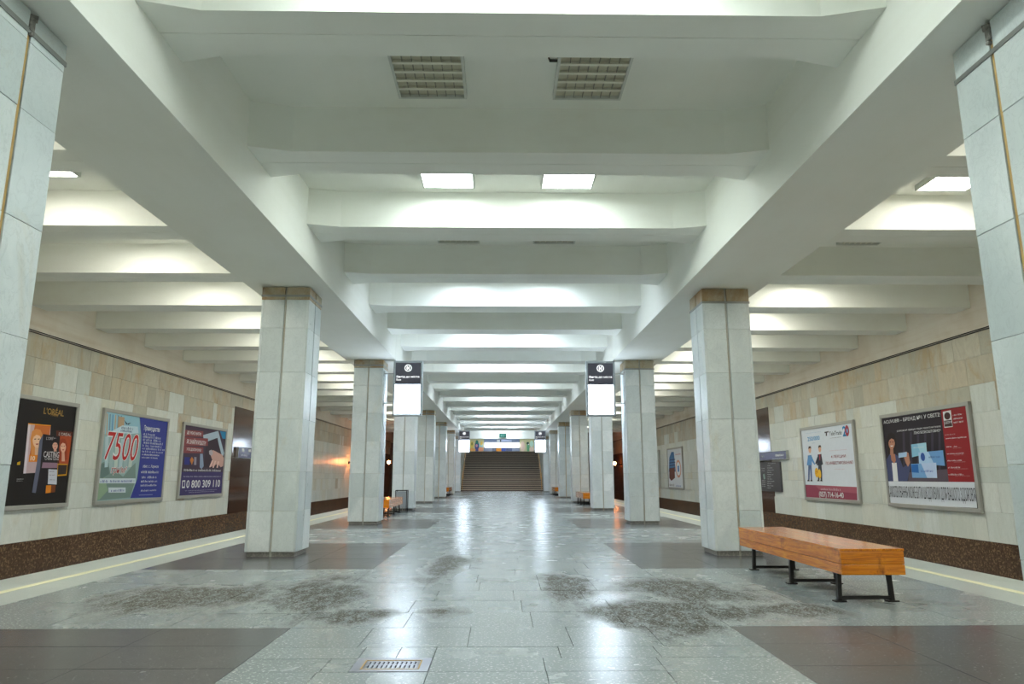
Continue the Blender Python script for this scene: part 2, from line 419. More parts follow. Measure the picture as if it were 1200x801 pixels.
# ================================================================== ceiling, girders, beams
ceil = struct('ceiling', MB().box(-W-0.3, W+0.3, YB, 60, HC, HC+0.15), m_ceil)
for sgn in (-1, 1):
    x0, x1 = sorted((sgn*GI, sgn*GO))
    for (a, b) in ((YB, 16.72), (16.735, YE)):
        MB().box(x0, x1, a, b, HG, HC+0.01).build('ceiling_girder', m_ceil, ceil)
def beam_ring(x0, x1, y0, y1, fl, f0=True, f1=True, L=0.42):
    # plan outline with splayed ends
    r = []
    r += [(x0, y0-fl), (x0+L, y0)] if f0 else [(x0, y0)]
    r += [(x1-L, y0), (x1, y0-fl)] if f1 else [(x1, y0)]
    r += [(x1, y1+fl), (x1-L, y1)] if f1 else [(x1, y1)]
    r += [(x0+L, y1), (x0, y1+fl)] if f0 else [(x0, y1)]
    return r
nb = int((YE - R0)/RS) + 1
def half_beams(x0, x1, y0, fl, f0, f1):
    mb = MB(); m = y0 + RW/2; g = 0.004
    full = beam_ring(x0, x1, y0, y0+RW, fl, f0, f1)
    n = len(full)//2
    front = full[:n] + [(x1, m-g), (x0, m-g)]
    back = [(x0, m+g), (x1, m+g)] + full[n:]
    mb.prism(front, 'z', HR, HC+0.01); mb.prism(back, 'z', HR, HC+0.01)
    mb.box(x0, x1, m-0.02, m+0.02, HR+0.015, HC+0.005)
    return mb
for k in range(-8, nb):
    y0 = R0 + k*RS
    half_beams(-GI, GI, y0, 0.11, True, True).build('ceiling_beam', m_ceil, ceil)
    for sgn in (-1, 1):
        x0, x1 = sorted((sgn*GO, sgn*(W+0.01)))
        half_beams(x0, x1, y0, 0.10, sgn > 0, sgn < 0).build('aisle_beam', m_ceil, ceil)
MB().box(-GI, GI, YE-0.25, YE+0.2, HG-0.01, HC+0.01).build('ceiling_header', m_ceil, ceil)

# ================================================================== columns
ZC = [0.065, 0.62, 1.165, 1.91, 2.59, 3.25, 3.68, HG-0.012]
def column(sgn, k, label):
    yc = colY(k) + CD/2; xc = sgn*(XI + CW/2)
    root = empty('marble_pillar', (xc, yc, 0)); tag(root, label, 'pillar', 'marble-clad platform pillars')
    hx, hy = CW/2, CD/2; t = 0.035
    MB().box(-hx+t, hx-t, -hy+t, hy-t, 0.0, HG).build('core', m_groove, root)
    gw = 0.016                      # half width of the groove down the middle of each face
    bandz = 3.74 if sgn < 0 else 3.66
    allin = MB(); topin = MB()
    for i in range(7):
        z0, z1 = ZC[i]+0.0015, ZC[i+1]-0.0015
        mat = m_colstain if (i == 6 and k != 1) else m_colmarble
        for s2 in (-1, 1):
            spans = ((-hx+t+0.001, -gw), (gw, hx-t-0.001))
            for (a, b) in spans:
                p = rnd.random()*0.004
                fx = (a, b, *sorted((s2*(hy-t), s2*(hy-0.004+p))))
                if k <= 4: MB().box(*fx, z0, z1).build('marble_panel', mat, root, 0.003)
                else: (topin if i == 6 else allin).box(*fx, z0, z1)
            for (a, b) in ((-hy, -gw), (gw, hy)):
                p = rnd.random()*0.004
                fx = (*sorted((s2*(hx-t), s2*(hx-0.004+p))), a, b)
                if k <= 4: MB().box(*fx, z0, z1).build('marble_panel', mat, root, 0.003)
                else: (topin if i == 6 else allin).box(*fx, z0, z1)
    if k > 4:
        allin.build('marble_cladding', m_colmarble, root); topin.build('stained_top_cladding', m_colstain, root)
    pl = MB(); q = 0.028
    for (x0, x1, y0, y1) in ((-hx+q, -gw, -hy+q, -hy+q+.03), (gw, hx-q, -hy+q, -hy+q+.03), (-hx+q, hx-q, hy-q-.03, hy-q), (-hx+q, -hx+q+.03, -hy+q+.03, hy-q-.03), (hx-q-.03, hx-q, -hy+q+.03, hy-q-.03)):
        pl.box(x0, x1, y0, y1, 0.0, 0.063)
    pl.build('plinth', m_plinth, root)
    # metal strap round the head
    e = 0.006; bz = bandz; st = MB()
    for (x0, x1, y0, y1) in ((-hx-e, hx+e, -hy-e, -hy), (-hx-e, hx+e, hy, hy+e), (-hx-e, -hx, -hy, hy), (hx, hx+e, -hy, hy)): st.box(x0, x1, y0, y1, bz-0.016, bz+0.016)
    st.build('metal_strap', m_zinc, root)
    # cover strips lying in the grooves
    gm = m_rust if k in (1, 6) else m_groove
    cs = MB()
    for s2 in (-1, 1):
        cs.box(-0.011, 0.011, *sorted((s2*(hy-t-0.002), s2*(hy-0.010))), 0.07, HG-0.12)
        cs.box(*sorted((s2*(hx-t-0.002), s2*(hx-0.010))), -0.011, 0.011, 0.07, HG-0.12)
    cs.build('groove_strip', gm, root)
    if k == 1:
        cl = MB(); xx = -sgn*(hx-0.01)
        cl.cyl((xx, -0.01, HG-0.05), (xx - sgn*0.03, 0.02, HG-0.05), 0.022, 10)
        cl.box(*sorted((xx, xx - sgn*0.02)), -0.02, 0.02, HG-0.14, HG-0.06)
        cl.cyl((xx - sgn*0.005, 0, HG-0.16), (xx - sgn*0.028, 0.0, HG-0.16), 0.014, 8)
        cl.build('cable_clamp', m_plinth, root)
    return root
LBL = {(-1, 1): 'wide marble pillar with a rusty groove opposite the black hair-colour poster', (1, 1): 'wide marble pillar with a rusty groove beside the near end of the large bench',
       (-1, 2): 'marble pillar with brown stained head covering the wall sign next to the phone number poster', (1, 2): 'marble pillar with brown stained head standing behind the large orange bench',
       (-1, 3): 'marble pillar carrying a lit exit sign, in front of the grey bin and bench', (1, 3): 'marble pillar carrying a lit exit sign, next past the large bench, with dark streaked head'}
for k in range(1, 9):
    for sgn in (-1, 1):
        l = LBL.get((sgn, k))
        if not l:
            l = {4: 'slim-looking marble pillar directly behind the one with the large lit exit sign', 5: 'grey marble pillar, second behind the one with the large lit exit sign',
                 6: 'marble pillar with a yellow-stained groove, third behind the large lit exit sign', 7: 'distant marble pillar carrying the small-looking lit exit sign near the stairs', 8: 'last marble pillar at the foot of the stairs'}[k]
        column(sgn, k, l)

# ================================================================== ceiling lights
LXI, LW, LL = 0.43, 0.68, 1.20
def ceiling_light(xc, y1, lit, detail, label, group, mat):
    root = tag(empty('ceiling_light', (xc, y1 - LL/2, HC)), label, 'ceiling light', group)
    hx, hy, d, t = LW/2, LL/2, 0.075, 0.025
    fr = MB()
    for (x0, x1, y0, y1_) in ((-hx, hx, -hy, -hy+t), (-hx, hx, hy-t, hy), (-hx, -hx+t, -hy+t, hy-t), (hx-t, hx, -hy+t, hy-t)): fr.box(x0, x1, y0, y1_, -d, 0)
    fr.build('lamp_frame', m_white, root)
    if lit:
        MB().box(-hx+t, hx-t, -hy+t, hy-t, -d+0.004, -d+0.02).build('diffuser', mat, root)
    else:
        MB().box(-hx+t, hx-t, -hy+t, hy-t, -0.040, -0.030).build('reflector', m_reflector, root)
        nr, nc = 8, 7; lo = MB()
        for r in range(1, nr):
            yy = -hy+t + (2*hy-2*t)*r/nr
            mb = MB() if detail else lo
            mb.quadbox([(-hx+t, yy-0.016, -d+0.004), (hx-t, yy-0.016, -d+0.004), (hx-t, yy+0.016, -d+0.004), (-hx+t, yy+0.016, -d+0.004),
                        (-hx+t, yy-0.004, -0.03), (hx-t, yy-0.004, -0.03), (hx-t, yy+0.004, -0.03), (-hx+t, yy+0.004, -0.03)])
            if detail: mb.build('louvre_slat', m_cream, root)
        for c in range(1, nc):
            xx = -hx+t + (2*hx-2*t)*c/nc
            mb = MB() if detail else lo
            mb.box(xx-0.003, xx+0.003, -hy+t, hy-t, -d+0.012, -0.03)
            if detail: mb.build('louvre_blade', m_blade, root)
        if not detail: lo.build('louvre', m_cream, root)
    return root
ORD = ['first', 'second', 'third', 'fourth', 'fifth', 'sixth', 'seventh', 'eighth', 'ninth', 'tenth', 'eleventh', 'twelfth', 'thirteenth', 'fourteenth', 'fifteenth', 'sixteenth', 'seventeenth', 'eighteenth', 'nineteenth', 'twentieth', 'twenty-first', 'twenty-second', 'twenty-third', 'twenty-fourth']
for k in range(-6, nb):          # bay in front of beam k
    yf = R0 + k*RS - 0.30
    for sgn in (-1, 1):
        lit = (k % 2 == 0)
        if k == 1: lb = 'unlit louvred nave light with yellowed slats, clean edge' if sgn < 0 else 'unlit louvred nave light with yellowed slats and a dark wire stub at its edge'
        elif k < 1: lb = '%s nave ceiling light, %s bay back from the large unlit louvred pair' % ('glowing' if lit else 'unlit', ORD[-k])
        elif lit: lb = 'glowing nave ceiling light, %s lit bay past the large unlit louvred pair' % ORD[k//2-1]
        else: lb = 'unlit nave ceiling light, %s dark bay past the large louvred pair' % ORD[(k-3)//2]
        r = ceiling_light(sgn*(LXI+LW/2), yf, lit, k == 1, lb, 'nave ceiling lights', m_lampnear if k < 3 else m_lampfar)
        if k == 1 and sgn > 0:
            ws = MB().cyl((-LW/2-0.075, 0.0, -0.03), (-LW/2, 0.0, -0.03), 0.014, 8); ws.cyl((-LW/2-0.07, 0.0, -0.03), (-LW/2-0.08, 0.0, 0.0), 0.008, 6)
            ws.build('wire_stub', m_cable, r)
        la = (k <= 11 or k in (13, 15, 17, 20)) and not (k == 3 and sgn > 0)
        where = 'on the three-poster wall side' if sgn < 0 else 'on the large bench side'
        lb = '%s platform light %s, %s bay %s the first beam' % ('glowing' if la else 'unlit', where, ORD[k-1] if k > 0 else ORD[-k], 'past' if k > 0 else 'before')
        ceiling_light(sgn*(5.40+LW/2), yf - (0.27 if sgn < 0 else 0.0), la, False, lb, 'platform edge ceiling lights', m_lampaisle)

# ================================================================== benches
def bench(sgn, ynear, label, x0=2.90):
    x = sgn*(x0 + 0.28)
    L = 2.65
    root = tag(empty('platform_bench', (x, ynear + L/2, 0)), label, 'bench', 'wooden platform benches')
    hx, hy = 0.28, L/2; z0, z1 = 0.25, 0.462
    zm = z0 + (z1-z0)*0.42
    for s2 in (-1, 1):
        for (a, b) in ((z0, zm-0.001), (zm+0.001, z1-0.012)):
            MB().box(*sorted((s2*hx, s2*(hx-0.025))), -hy+0.026, hy-0.026, a, b).build('side_board', m_woodY, root, 0.006)
            MB().box(-hx, hx, *sorted((s2*hy, s2*(hy-0.025))), a, b).build('end_board', m_woodX, root, 0.006)
    for i in range(3):
        a = -hx-0.004 + i*(2*hx+0.008)/3; b = a + (2*hx+0.008)/3
        MB().box(a+0.0008, b-0.0008, -hy-0.004, hy+0.004, z1-0.011, z1+0.011).build('seat_plank', m_woodY, root, 0.003)
    for yy in (-hy+0.19, 0.0-0.1, hy-0.34):
        lf = MB()
        for s2 in (-1, 1):
            xx = s2*0.225
            lf.quadbox([(xx+s2*.012-.018, yy-.018, 0.012), (xx+s2*.012+.018, yy-.018, 0.012), (xx+s2*.012+.018, yy+.018, 0.012), (xx+s2*.012-.018, yy+.018, 0.012),
                        (xx-.018, yy-.018, z0+0.01), (xx+.018, yy-.018, z0+0.01), (xx+.018, yy+.018, z0+0.01), (xx-.018, yy+.018, z0+0.01)])
            lf.box(xx+s2*.012-.05, xx+s2*.012+.05, yy-.035, yy+.035, 0, 0.012)
        lf.box(-0.22, 0.22, yy-.015, yy+.015, 0.02, 0.05)
        lf.build('leg_frame', m_steel, root)
    MB().box(-hx+0.03, hx-0.03, -hy+0.03, hy-0.03, z0+0.02, z0+0.045).build('under_frame', m_steel, root)
    return root
bench(1, 6.27, 'long varnished orange wooden bench on black steel legs, the largest in view')
bench(-1, 19.45, 'wooden bench with orange end next to the grey bin behind a pillar', 3.13)
bench(1, 26.95, 'wooden bench half hidden beside the pillars across from the grey bin', 3.05)
bench(-1, 39.7, 'distant wooden bench showing only its orange end near the stairs', 3.0)
bench(1, 40.2, 'distant wooden bench showing only its orange end near the stairs', 3.0)
# grey bin by the fourth left pillar
bn = tag(empty('litter_bin', (-3.25, 22.75, 0)), 'grey metal litter bin standing beside a pillar and bench', 'bin')
MB().box(-0.17, 0.17, -0.15, 0.15, 0.12, 0.62).build('bin_body', plain('grey_paint', (0.28, 0.32, 0.35), 0.45), bn, 0.01)
lf = MB()
for sx in (-1, 1):
    for sy in (-1, 1): lf.box(sx*0.175-.012, sx*0.175+.012, sy*0.155-.012, sy*0.155+.012, 0, 0.66)
lf.box(-0.187, 0.187, -0.167, -0.143, 0.64, 0.665); lf.box(-0.187, 0.187, 0.143, 0.167, 0.64, 0.665); lf.box(-0.187, -0.163, -0.14, 0.14, 0.64, 0.665); lf.box(0.163, 0.187, -0.14, 0.14, 0.64, 0.665)
lf.build('bin_frame', m_steel, bn)

# ================================================================== flat print helpers (local x right, z up, -y towards viewer)
def text_mesh(body, x0, x1, z0, z1, y, align='fit', bold=0.0, shear=0.0):
    cu = bpy.data.curves.new('lettering', 'FONT'); cu.body = body; cu.size = 1.0; cu.resolution_u = 3; cu.offset = bold; cu.shear = shear
    o = bpy.data.objects.new('lettering', cu); COL.objects.link(o)
    dg = bpy.context.evaluated_depsgraph_get(); me = bpy.data.meshes.new_from_object(o.evaluated_get(dg))
    bpy.data.objects.remove(o); bpy.data.curves.remove(cu)
    xs = [v.co.x for v in me.vertices]; zs = [v.co.y for v in me.vertices]
    ax, bx, az, bz = min(xs), max(xs), min(zs), max(zs)
    for v in me.vertices:
        v.co = (x0 + (v.co.x-ax)/(bx-ax)*(x1-x0), y, z0 + (v.co.y-az)/(bz-az)*(z1-z0))
    me.materials.clear(); me.name = 'lettering'; return me
class Sheet:
    """print on a flat sheet; points may be given as photo pixels, which are carried onto the wall plane"""
    def __init__(s, part, conv, y): s.part = part; s.conv = conv; s.y = y; s.lay = 0
    def nexty(s): s.lay += 1; return s.y - 0.0003*s.lay
    def shape(s, name, pts, c, raw=False):
        y = s.nexty(); q = [(p if raw else s.conv(*p)) for p in pts]
        return MB().poly([(a, y, b) for a, b in q]).build(name, paper(c) if isinstance(c, tuple) else c, s.part, fix=False)
    def ell(s, name, p, rx, rz, c, n=18, a0=0, a1=2*math.pi):
        x, z = s.conv(*p); return s.shape(name, [(x+rx*math.cos(a0+(a1-a0)*i/n), z+rz*math.sin(a0+(a1-a0)*i/n)) for i in range(n)], c, True)
    def ellpx(s, name, cr, x, y, rx, ry, c, n=18):       # ellipse given in crop pixels
        return s.shape(name, [cr(x+rx*math.cos(2*math.pi*i/n), y+ry*math.sin(2*math.pi*i/n)) for i in range(n)], c)
    def portrait(s, cr, x, y, rx, ry, hair, skin, long=1.6):
        s.shape('hair_print', [cr(x-rx*1.25, y+ry*long), cr(x-rx*1.5, y-ry*0.1), cr(x-rx*1.1, y-ry*1.05), cr(x-rx*0.2, y-ry*1.35), cr(x+rx*0.8, y-ry*1.2), cr(x+rx*1.45, y-ry*0.4), cr(x+rx*1.35, y+ry*long)], hair)
        s.shape('neck_print', [cr(x-rx*0.45, y+ry*0.6), cr(x+rx*0.45, y+ry*0.6), cr(x+rx*0.6, y+ry*long*1.1), cr(x-rx*0.5, y+ry*long*1.1)], tuple(v*0.85 for v in skin))
        s.ellpx('face_print', cr, x, y, rx, ry, skin)
        s.shape('fringe_print', [cr(x-rx*1.05, y+ry*0.1), cr(x-rx*0.9, y-ry*0.7), cr(x, y-ry*1.12), cr(x+rx*0.9, y-ry*0.75), cr(x+rx*1.08, y+ry*0.2), cr(x+rx*0.7, y-ry*0.45), cr(x-rx*0.1, y-ry*0.62), cr(x-rx*0.75, y-ry*0.35)], hair)
        for d in (-0.42, 0.38):
            s.shape('eye_print', [cr(x+rx*(d-0.2), y-ry*0.12), cr(x+rx*(d+0.2), y-ry*0.14), cr(x+rx*(d+0.2), y-ry*0.03), cr(x+rx*(d-0.2), y-ry*0.01)], hexc(50, 34, 30))
        s.shape('mouth_print', [cr(x-rx*0.36, y+ry*0.48), cr(x+rx*0.36, y+ry*0.46), cr(x+rx*0.2, y+ry*0.62), cr(x-rx*0.2, y+ry*0.63)], hexc(170, 70, 70))
    def text(s, body, p, q, c, bold=0.0, shear=0.0):     # p lower-left, q upper-right
        a, b = s.conv(*p), s.conv(*q)
        return link('lettering', text_mesh(body, a[0], b[0], a[1], b[1], s.nexty(), bold=bold, shear=shear), paper(c) if isinstance(c, tuple) else c, s.part)
    def fine(s, p, q, c, seed=1):                        # a line of print too small to read
        a, b = s.conv(*p), s.conv(*q); r = random.Random(seed); y = s.nexty(); mb = MB(); x = a[0]; h = max((b[1]-a[1])*0.8, 0.022); gap = h*0.45
        while x < b[0]:
            if r.random() < 0.14: x += h*0.6; continue
            wd = h*r.uniform(0.16, 0.5); t = r.uniform(0.6, 1.0)
            mb.poly([(x, y, a[1]), (min(x+wd, b[0]), y, a[1]), (min(x+wd, b[0]), y, a[1]+h*t), (x, y, a[1]+h*t)]); x += wd + gap
        return tag(mb.build('fine_print', paper(c) if isinstance(c, tuple) else c, s.part, fix=False), kind='stuff')
def on_wall(sgn, name, y0, y1, z0, z1, label, cat, depth=0.07, fw=0.085, bg=(1,1,1), group=None, frame_mat=None):
    Xw = sgn*(W-0.002)
    if sgn < 0: root = empty(name, (Xw, y0, z0), math.pi/2)
    else: root = empty(name, (Xw, y1, z0), -math.pi/2)
    tag(root, label, cat, group)
    w_, h_ = y1-y0, z1-z0
    if fw:
        d = depth
        for (a, b, c, e) in ((0, w_, 0, fw), (0, w_, h_-fw, h_), (0, fw, fw, h_-fw), (w_-fw, w_, fw, h_-fw)):
            MB().box(a, b, -d, -0.002, c, e).build('frame_bar', frame_mat or m_aluframe, root, 0.008)
    bk = MB().box(fw, w_-fw, -depth+0.025, -0.004, fw, h_-fw).build('printed_sheet', paper(bg) if isinstance(bg, tuple) else bg, root)
    pl = Xw - sgn*(depth-0.025)
    def conv(px, py):
        Y, Z = on_x(px, py, pl); return ((Y-y0) if sgn < 0 else (y1-Y), Z-z0)
    return root, Sheet(bk, conv, -depth+0.025), w_, h_
def crop(x0, y0, s): return lambda x, y: (x0+x/s, y0+y/s)
WHITE = (0.75, 0.77, 0.78)

# ---- left wall posters
root, sh, w_, h_ = on_wall(-1, 'framed_poster', 11.92, 15.11, 0.475, 2.64, 'black hair-colour poster with three product boxes in a metal frame', 'poster', bg=(0.012, 0.009, 0.008), group='framed wall posters')
c = crop(0, 450, 5.01)
sh.text("L'ORÉAL", c(255, 170), c(378, 142), hexc(170, 134, 66), 0.01); sh.text('PARIS', c(298, 183), c(342, 172), hexc(160, 120, 60))
sh.shape('box_picture', [c(165,225), c(297,237), c(280,512), c(135,520)], hexc(196, 170, 176))
sh.shape('box_picture', [c(205,233), c(297,237), c(288,300), c(262,390), c(250,452), c(168,448), c(185,330)], hexc(196, 106, 46))
sh.portrait(c, 216, 322, 26, 48, hexc(214, 140, 72), hexc(232, 190, 158), 2.2)
sh.shape('box_label', [c(170,410), c(238,412), c(234,452), c(166,452)], hexc(224, 132, 30)); sh.text('10', c(176,444), c(205,418), (0.8,0.75,0.6), 0.02)
sh.shape('box_side', [c(165,225), c(178,228), c(150,520), c(135,520)], hexc(214, 206, 216))
sh.shape('box_edge', [c(165,225), c(297,237), c(296,243), c(165,231)], hexc(230, 150, 30))
sh.shape('box_picture', [c(328,268), c(425,277), c(388,532), c(334,536)], hexc(92, 40, 26))
sh.shape('hair_print', [c(350,300), c(418,300), c(398,470), c(345,470)], hexc(176, 74, 34)); sh.portrait(c, 368, 362, 17, 36, hexc(150, 58, 28), hexc(226, 176, 150), 2.2)
sh.text("L'ORÉAL", c(342,296), c(416,282), (0.6,0.58,0.55)); sh.shape('box_label', [c(335,462), c(394,464), c(388,532), c(333,536)], hexc(208, 150, 20)); sh.shape('box_label', [c(338,470), c(391,471), c(384,524), c(336,528)], hexc(46, 34, 30))
sh.shape('box_picture', [c(250,288), c(350,305), c(330,490), c(262,636), c(184,632), c(222,430)], hexc(30, 24, 30))
sh.shape('box_side', [c(228,330), c(250,290), c(232,490), c(206,634), c(184,632), c(214,450)], hexc(96, 100, 122))
sh.text("L'ORÉAL", c(268,322), c(330,306), (0.5,0.48,0.5)); sh.portrait(c, 320, 354, 16, 28, hexc(24, 18, 22), hexc(216, 164, 144), 1.2)
sh.text('CASTING', c(250,424), c(345,394), (0.7,0.68,0.7), 0.005); sh.text('Crème Gloss', c(258,440), c(342,426), (0.62,0.6,0.62))
sh.shape('box_label', [c(246,455), c(334,458), c(331,488), c(240,488)], hexc(142, 112, 132))
sh.shape('box_label', [c(280,495), c(332,497), c(328,585), c(276,582)], hexc(196, 200, 214))
for i, yy in enumerate((512, 532, 560)): sh.fine(c(286,yy), c(318,yy-6), hexc(60,60,80), 10+i)
sh.shape('hair_print', [c(266,590), c(322,588), c(318,630), c(262,636)], hexc(216, 130, 30)); sh.shape('hair_print', [c(296,589), c(322,588), c(318,630), c(292,633)], hexc(120, 60, 20))
sh.fine(c(92,556), c(134,549), (0.5,0.5,0.5), 4); sh.fine(c(92,567), c(130,561), (0.4,0.4,0.4), 5); sh.shape('logo_print', [c(96,455), c(115,448), c(112,470), c(94,470)], hexc(200,160,30))

root, sh, w_, h_ = on_wall(-1, 'framed_poster', 16.07, 19.25, 0.465, 2.65, 'blue and green poster with red price 7500 in a metal frame', 'poster', bg=hexc(150, 178, 182), group='framed wall posters')
c = crop(105, 470, 6.16)
sh.shape('sky_print', [c(112,68), c(358,112), c(366,230), c(100,230)], hexc(150, 196, 214))
sh.shape('tree_print', [c(86,440), c(130,425), c(150,520), c(190,500), c(240,540), c(300,470), c(330,440), c(330,560), c(290,690), c(48,712)], hexc(120, 144, 140))
sh.shape('tree_print', [c(50,560), c(110,545), c(130,640), c(70,705), c(44,710)], hexc(142, 170, 142))
sh.shape('tree_print', [c(70,450), c(135,440), c(140,520), c(80,560)], hexc(100, 124, 122))
for i in range(7): sh.shape('building_print', [c(104+i*20, 82+i*3), c(112+i*20, 83+i*3), c(106+i*19, 240), c(98+i*19, 240)], hexc(*((96,150,196),(196,170,140),(120,150,170))[i % 3]))
for i in range(6): sh.shape('building_print', [c(112+i*38, 250+i*6), c(136+i*38, 252+i*6), c(130+i*34, 470), c(106+i*34, 474)], hexc(*((176,202,210),(160,186,190),(190,206,200))[i % 3]))
sh.shape('building_print', [c(205,105), c(250,112), c(246,190), c(202,185)], hexc(186, 160, 130))
sh.shape('roof_print', [c(150,215), c(235,170), c(345,180), c(350,225), c(300,232)], hexc(196, 220, 232))
sh.shape('blue_panel', [c(360,112), c(568,148), c(527,688), c(290,694), c(340,560), c(362,400), c(372,250)], hexc(52, 62, 146))
sh.shape('logo_print', [c(248,132), c(272,160), c(262,164)], hexc(30, 40, 70)); sh.shape('logo_print', [c(268,158), c(296,150), c(278,166)], hexc(30, 40, 70))
sh.fine(c(228,196), c(312,182), hexc(36,50,110), 21); sh.fine(c(220,213), c(304,204), hexc(36,50,110), 22)
sh.text('7500', c(97,424), c(361,232), WHITE, 0.03, 0.2); sh.text('7500', c(102,418), c(356,238), hexc(188, 44, 46), 0.0, 0.2)
sh.text('грн/м²', c(146,530), c(270,464), WHITE, 0.03, 0.15); sh.text('грн/м²', c(150,526), c(266,468), hexc(184, 48, 52), 0.0, 0.15)
for i, (a, b) in enumerate(((c(66,588), c(328,552)), (c(132,655), c(256,618)))):
    sh.shape('light_strip', [a, (b[0], a[1]), b, (a[0], b[1])], hexc(206, 220, 230)); sh.fine((a[0]+1, a[1]-.8), (b[0]-1, b[1]+.8), hexc(56, 80, 160), 30+i)
sh.text('Преимущества', c(388,214), c(505,184), WHITE, 0.012, 0.1)
for i in range(9): sh.fine(c(384-i*1.5, 238+i*21), c((470,512,510,525,518,538,524,498,494)[i], 229+i*21.3), (0.6,0.64,0.75) if i < 7 else WHITE, 40+i)
sh.text('офис: с. Харьков', c(378,480), c(494,456), WHITE, 0.0, 0.1); sh.fine(c(366,515), c(494,494), WHITE, 51)
for i in range(3): sh.fine(c(370-i*4, 553+i*29), c(486-i*3, 531+i*29), WHITE, 52+i)
sh.fine(c(364,648), c(478,626), WHITE, 56); sh.shape('rule_print', [c(350,672), c(450,668), c(450,671), c(350,675)], (0.4,0.44,0.6))

root, sh, w_, h_ = on_wall(-1, 'framed_poster', 20.14, 23.35, 0.475, 2.64, 'dark violet helpline poster with a hand and large phone number in a frame', 'poster', bg=hexc(62, 46, 66), group='framed wall posters')
c = crop(200, 485, 7.28)
sh.shape('lower_panel', [c(82,490), c(455,490), c(440,672), c(68,692)], hexc(58, 48, 104))
sh.shape('paper_print', [c(275,175), c(405,140), c(455,330), c(440,370), c(395,200), c(285,240)], hexc(170, 190, 206))
sh.shape('paper_print', [c(250,335), c(272,335), c(280,440), c(262,465), c(246,450)], hexc(140, 160, 190))
sh.shape('sky_print', [c(420,142), c(482,150), c(474,210), c(440,205)], hexc(30, 130, 180))
sh.shape('door_print', [c(300,235), c(398,200), c(425,330), c(400,460), c(280,450)], hexc(48, 30, 44))
sh.shape('hand_print', [c(330,310), c(365,305), c(440,345), c(452,372), c(445,440), c(425,450), c(400,420), c(350,445), c(332,445), c(356,395), c(340,350)], hexc(196, 156, 146))
for (a, b) in (((356,390),(330,450)), ((380,395),(358,455)), ((404,400),(392,455))): sh.shape('finger_print', [c(a[0]-6,a[1]), c(a[0]+8,a[1]), c(b[0]+8,b[1]), c(b[0]-4,b[1])], hexc(222, 186, 176))
sh.shape('keys_print', [c(325,310), c(348,300), c(362,330), c(345,352), c(328,340)], hexc(176, 170, 180))
for i, (p, q, tx) in enumerate((((110,190),(276,130),'ДЕ МЕНІ ЖИТИ?'), ((108,268),(316,192),'ЯК ЗНАЙТИ РОБОТУ?'), ((106,330),(276,268),'ХТО ДОПОМОЖЕ?'))):
    sh.shape('red_ribbon', [c(p[0], p[1]-2), c(q[0], p[1]), c(q[0]+1, q[1]+12), c(p[0]+2, q[1])], hexc(132, 62, 66))
    sh.text(tx, c(p[0]+26, p[1]-20), c(q[0]-16, q[1]+26), WHITE, 0.01)
sh.shape('flag_print', [c(116,362), c(160,364), c(158,428), c(114,428)], hexc(42, 46, 128)); sh.shape('emblem_print', [c(178,360), c(194,385), c(178,430), c(162,388)], hexc(200, 120, 50)); sh.shape('emblem_print', [c(198,362), c(218,364), c(216,430), c(196,430)], hexc(150, 146, 160))
sh.fine(c(110,482), c(428,464), WHITE, 61); sh.fine(c(106,534), c(424,520), (0.5,0.5,0.62), 62)
sh.shape('phone_print', [c(96,562), c(122,560), c(118,626), c(92,628)], WHITE); sh.shape('phone_print', [c(101,572), c(117,571), c(114,614), c(98,615)], hexc(58, 48, 104))
sh.text('0 800 309 110', c(128,628), c(420,556), WHITE, 0.015)
sh.fine(c(120,654), c(390,641), (0.5,0.5,0.62), 64); sh.fine(c(150,668), c(370,657), (0.5,0.5,0.62), 65)

# ---- right wall posters
root, sh, w_, h_ = on_wall(1, 'framed_poster', 13.58, 16.86, 0.39, 2.555, 'contact lens poster with smiling woman and red side panel in metal frame', 'poster', bg=hexc(40, 34, 42), group='framed wall posters')
c = crop(1020, 460, 5.34)
for i in range(6): sh.shape('curtain_print', [c(200+i*45, 250), c(214+i*45, 248), c(220+i*44, 540), c(206+i*44, 540)], hexc(62, 54, 70))
sh.shape('ground_print', [c(240,500), c(486,480), c(490,558), c(236,556)], hexc(92, 80, 92))
sh.shape('red_panel', [c(441,112), c(600,80), c(652,562), c(490,560)], hexc(150, 34, 40))
sh.shape('white_panel', [c(104,556), c(652,562), c(668,724), c(116,696)], hexc(214, 220, 228))
sh.text('ACUVUE® – БРЕНД №1 У СВІТІ!', c(84,202), c(434,126), WHITE, 0.01)
sh.text('СПРОБУЙ ПЕРШУ ПАРУ КОНТАКТНИХ', c(166,248), c(440,204), WHITE, 0.008); sh.text('ЛІНЗ БЕЗКОШТОВНО*', c(272,262), c(440,228), WHITE, 0.008)
sh.shape('hair_print', [c(110,262), c(128,250), c(150,262), c(156,310), c(150,380), c(120,372), c(106,330)], hexc(34, 24, 24))
sh.shape('jacket_print', [c(95,430), c(120,388), c(150,384), c(180,402), c(205,470), c(246,440), c(250,470), c(232,556), c(106,556)], hexc(70, 78, 116))
sh.shape('shirt_print', [c(134,440), c(164,440), c(174,556), c(144,556)], WHITE); sh.shape('neck_print', [c(124,360), c(150,360), c(160,425), c(150,446), c(132,425)], hexc(176, 120, 96))
sh.portrait(c, 134, 314, 20, 42, hexc(34, 24, 24), hexc(190, 134, 108), 1.7)
sh.shape('smile_print', [c(126,333), c(143,332), c(140,339), c(129,340)], (0.8, 0.78, 0.75))
sh.shape('hand_print', [c(205,384), c(224,370), c(240,380), c(250,440), c(236,466), c(222,440)], hexc(186, 132, 108)); sh.shape('pack_print', [c(176,380), c(230,372), c(228,402), c(178,410)], hexc(170, 206, 236))
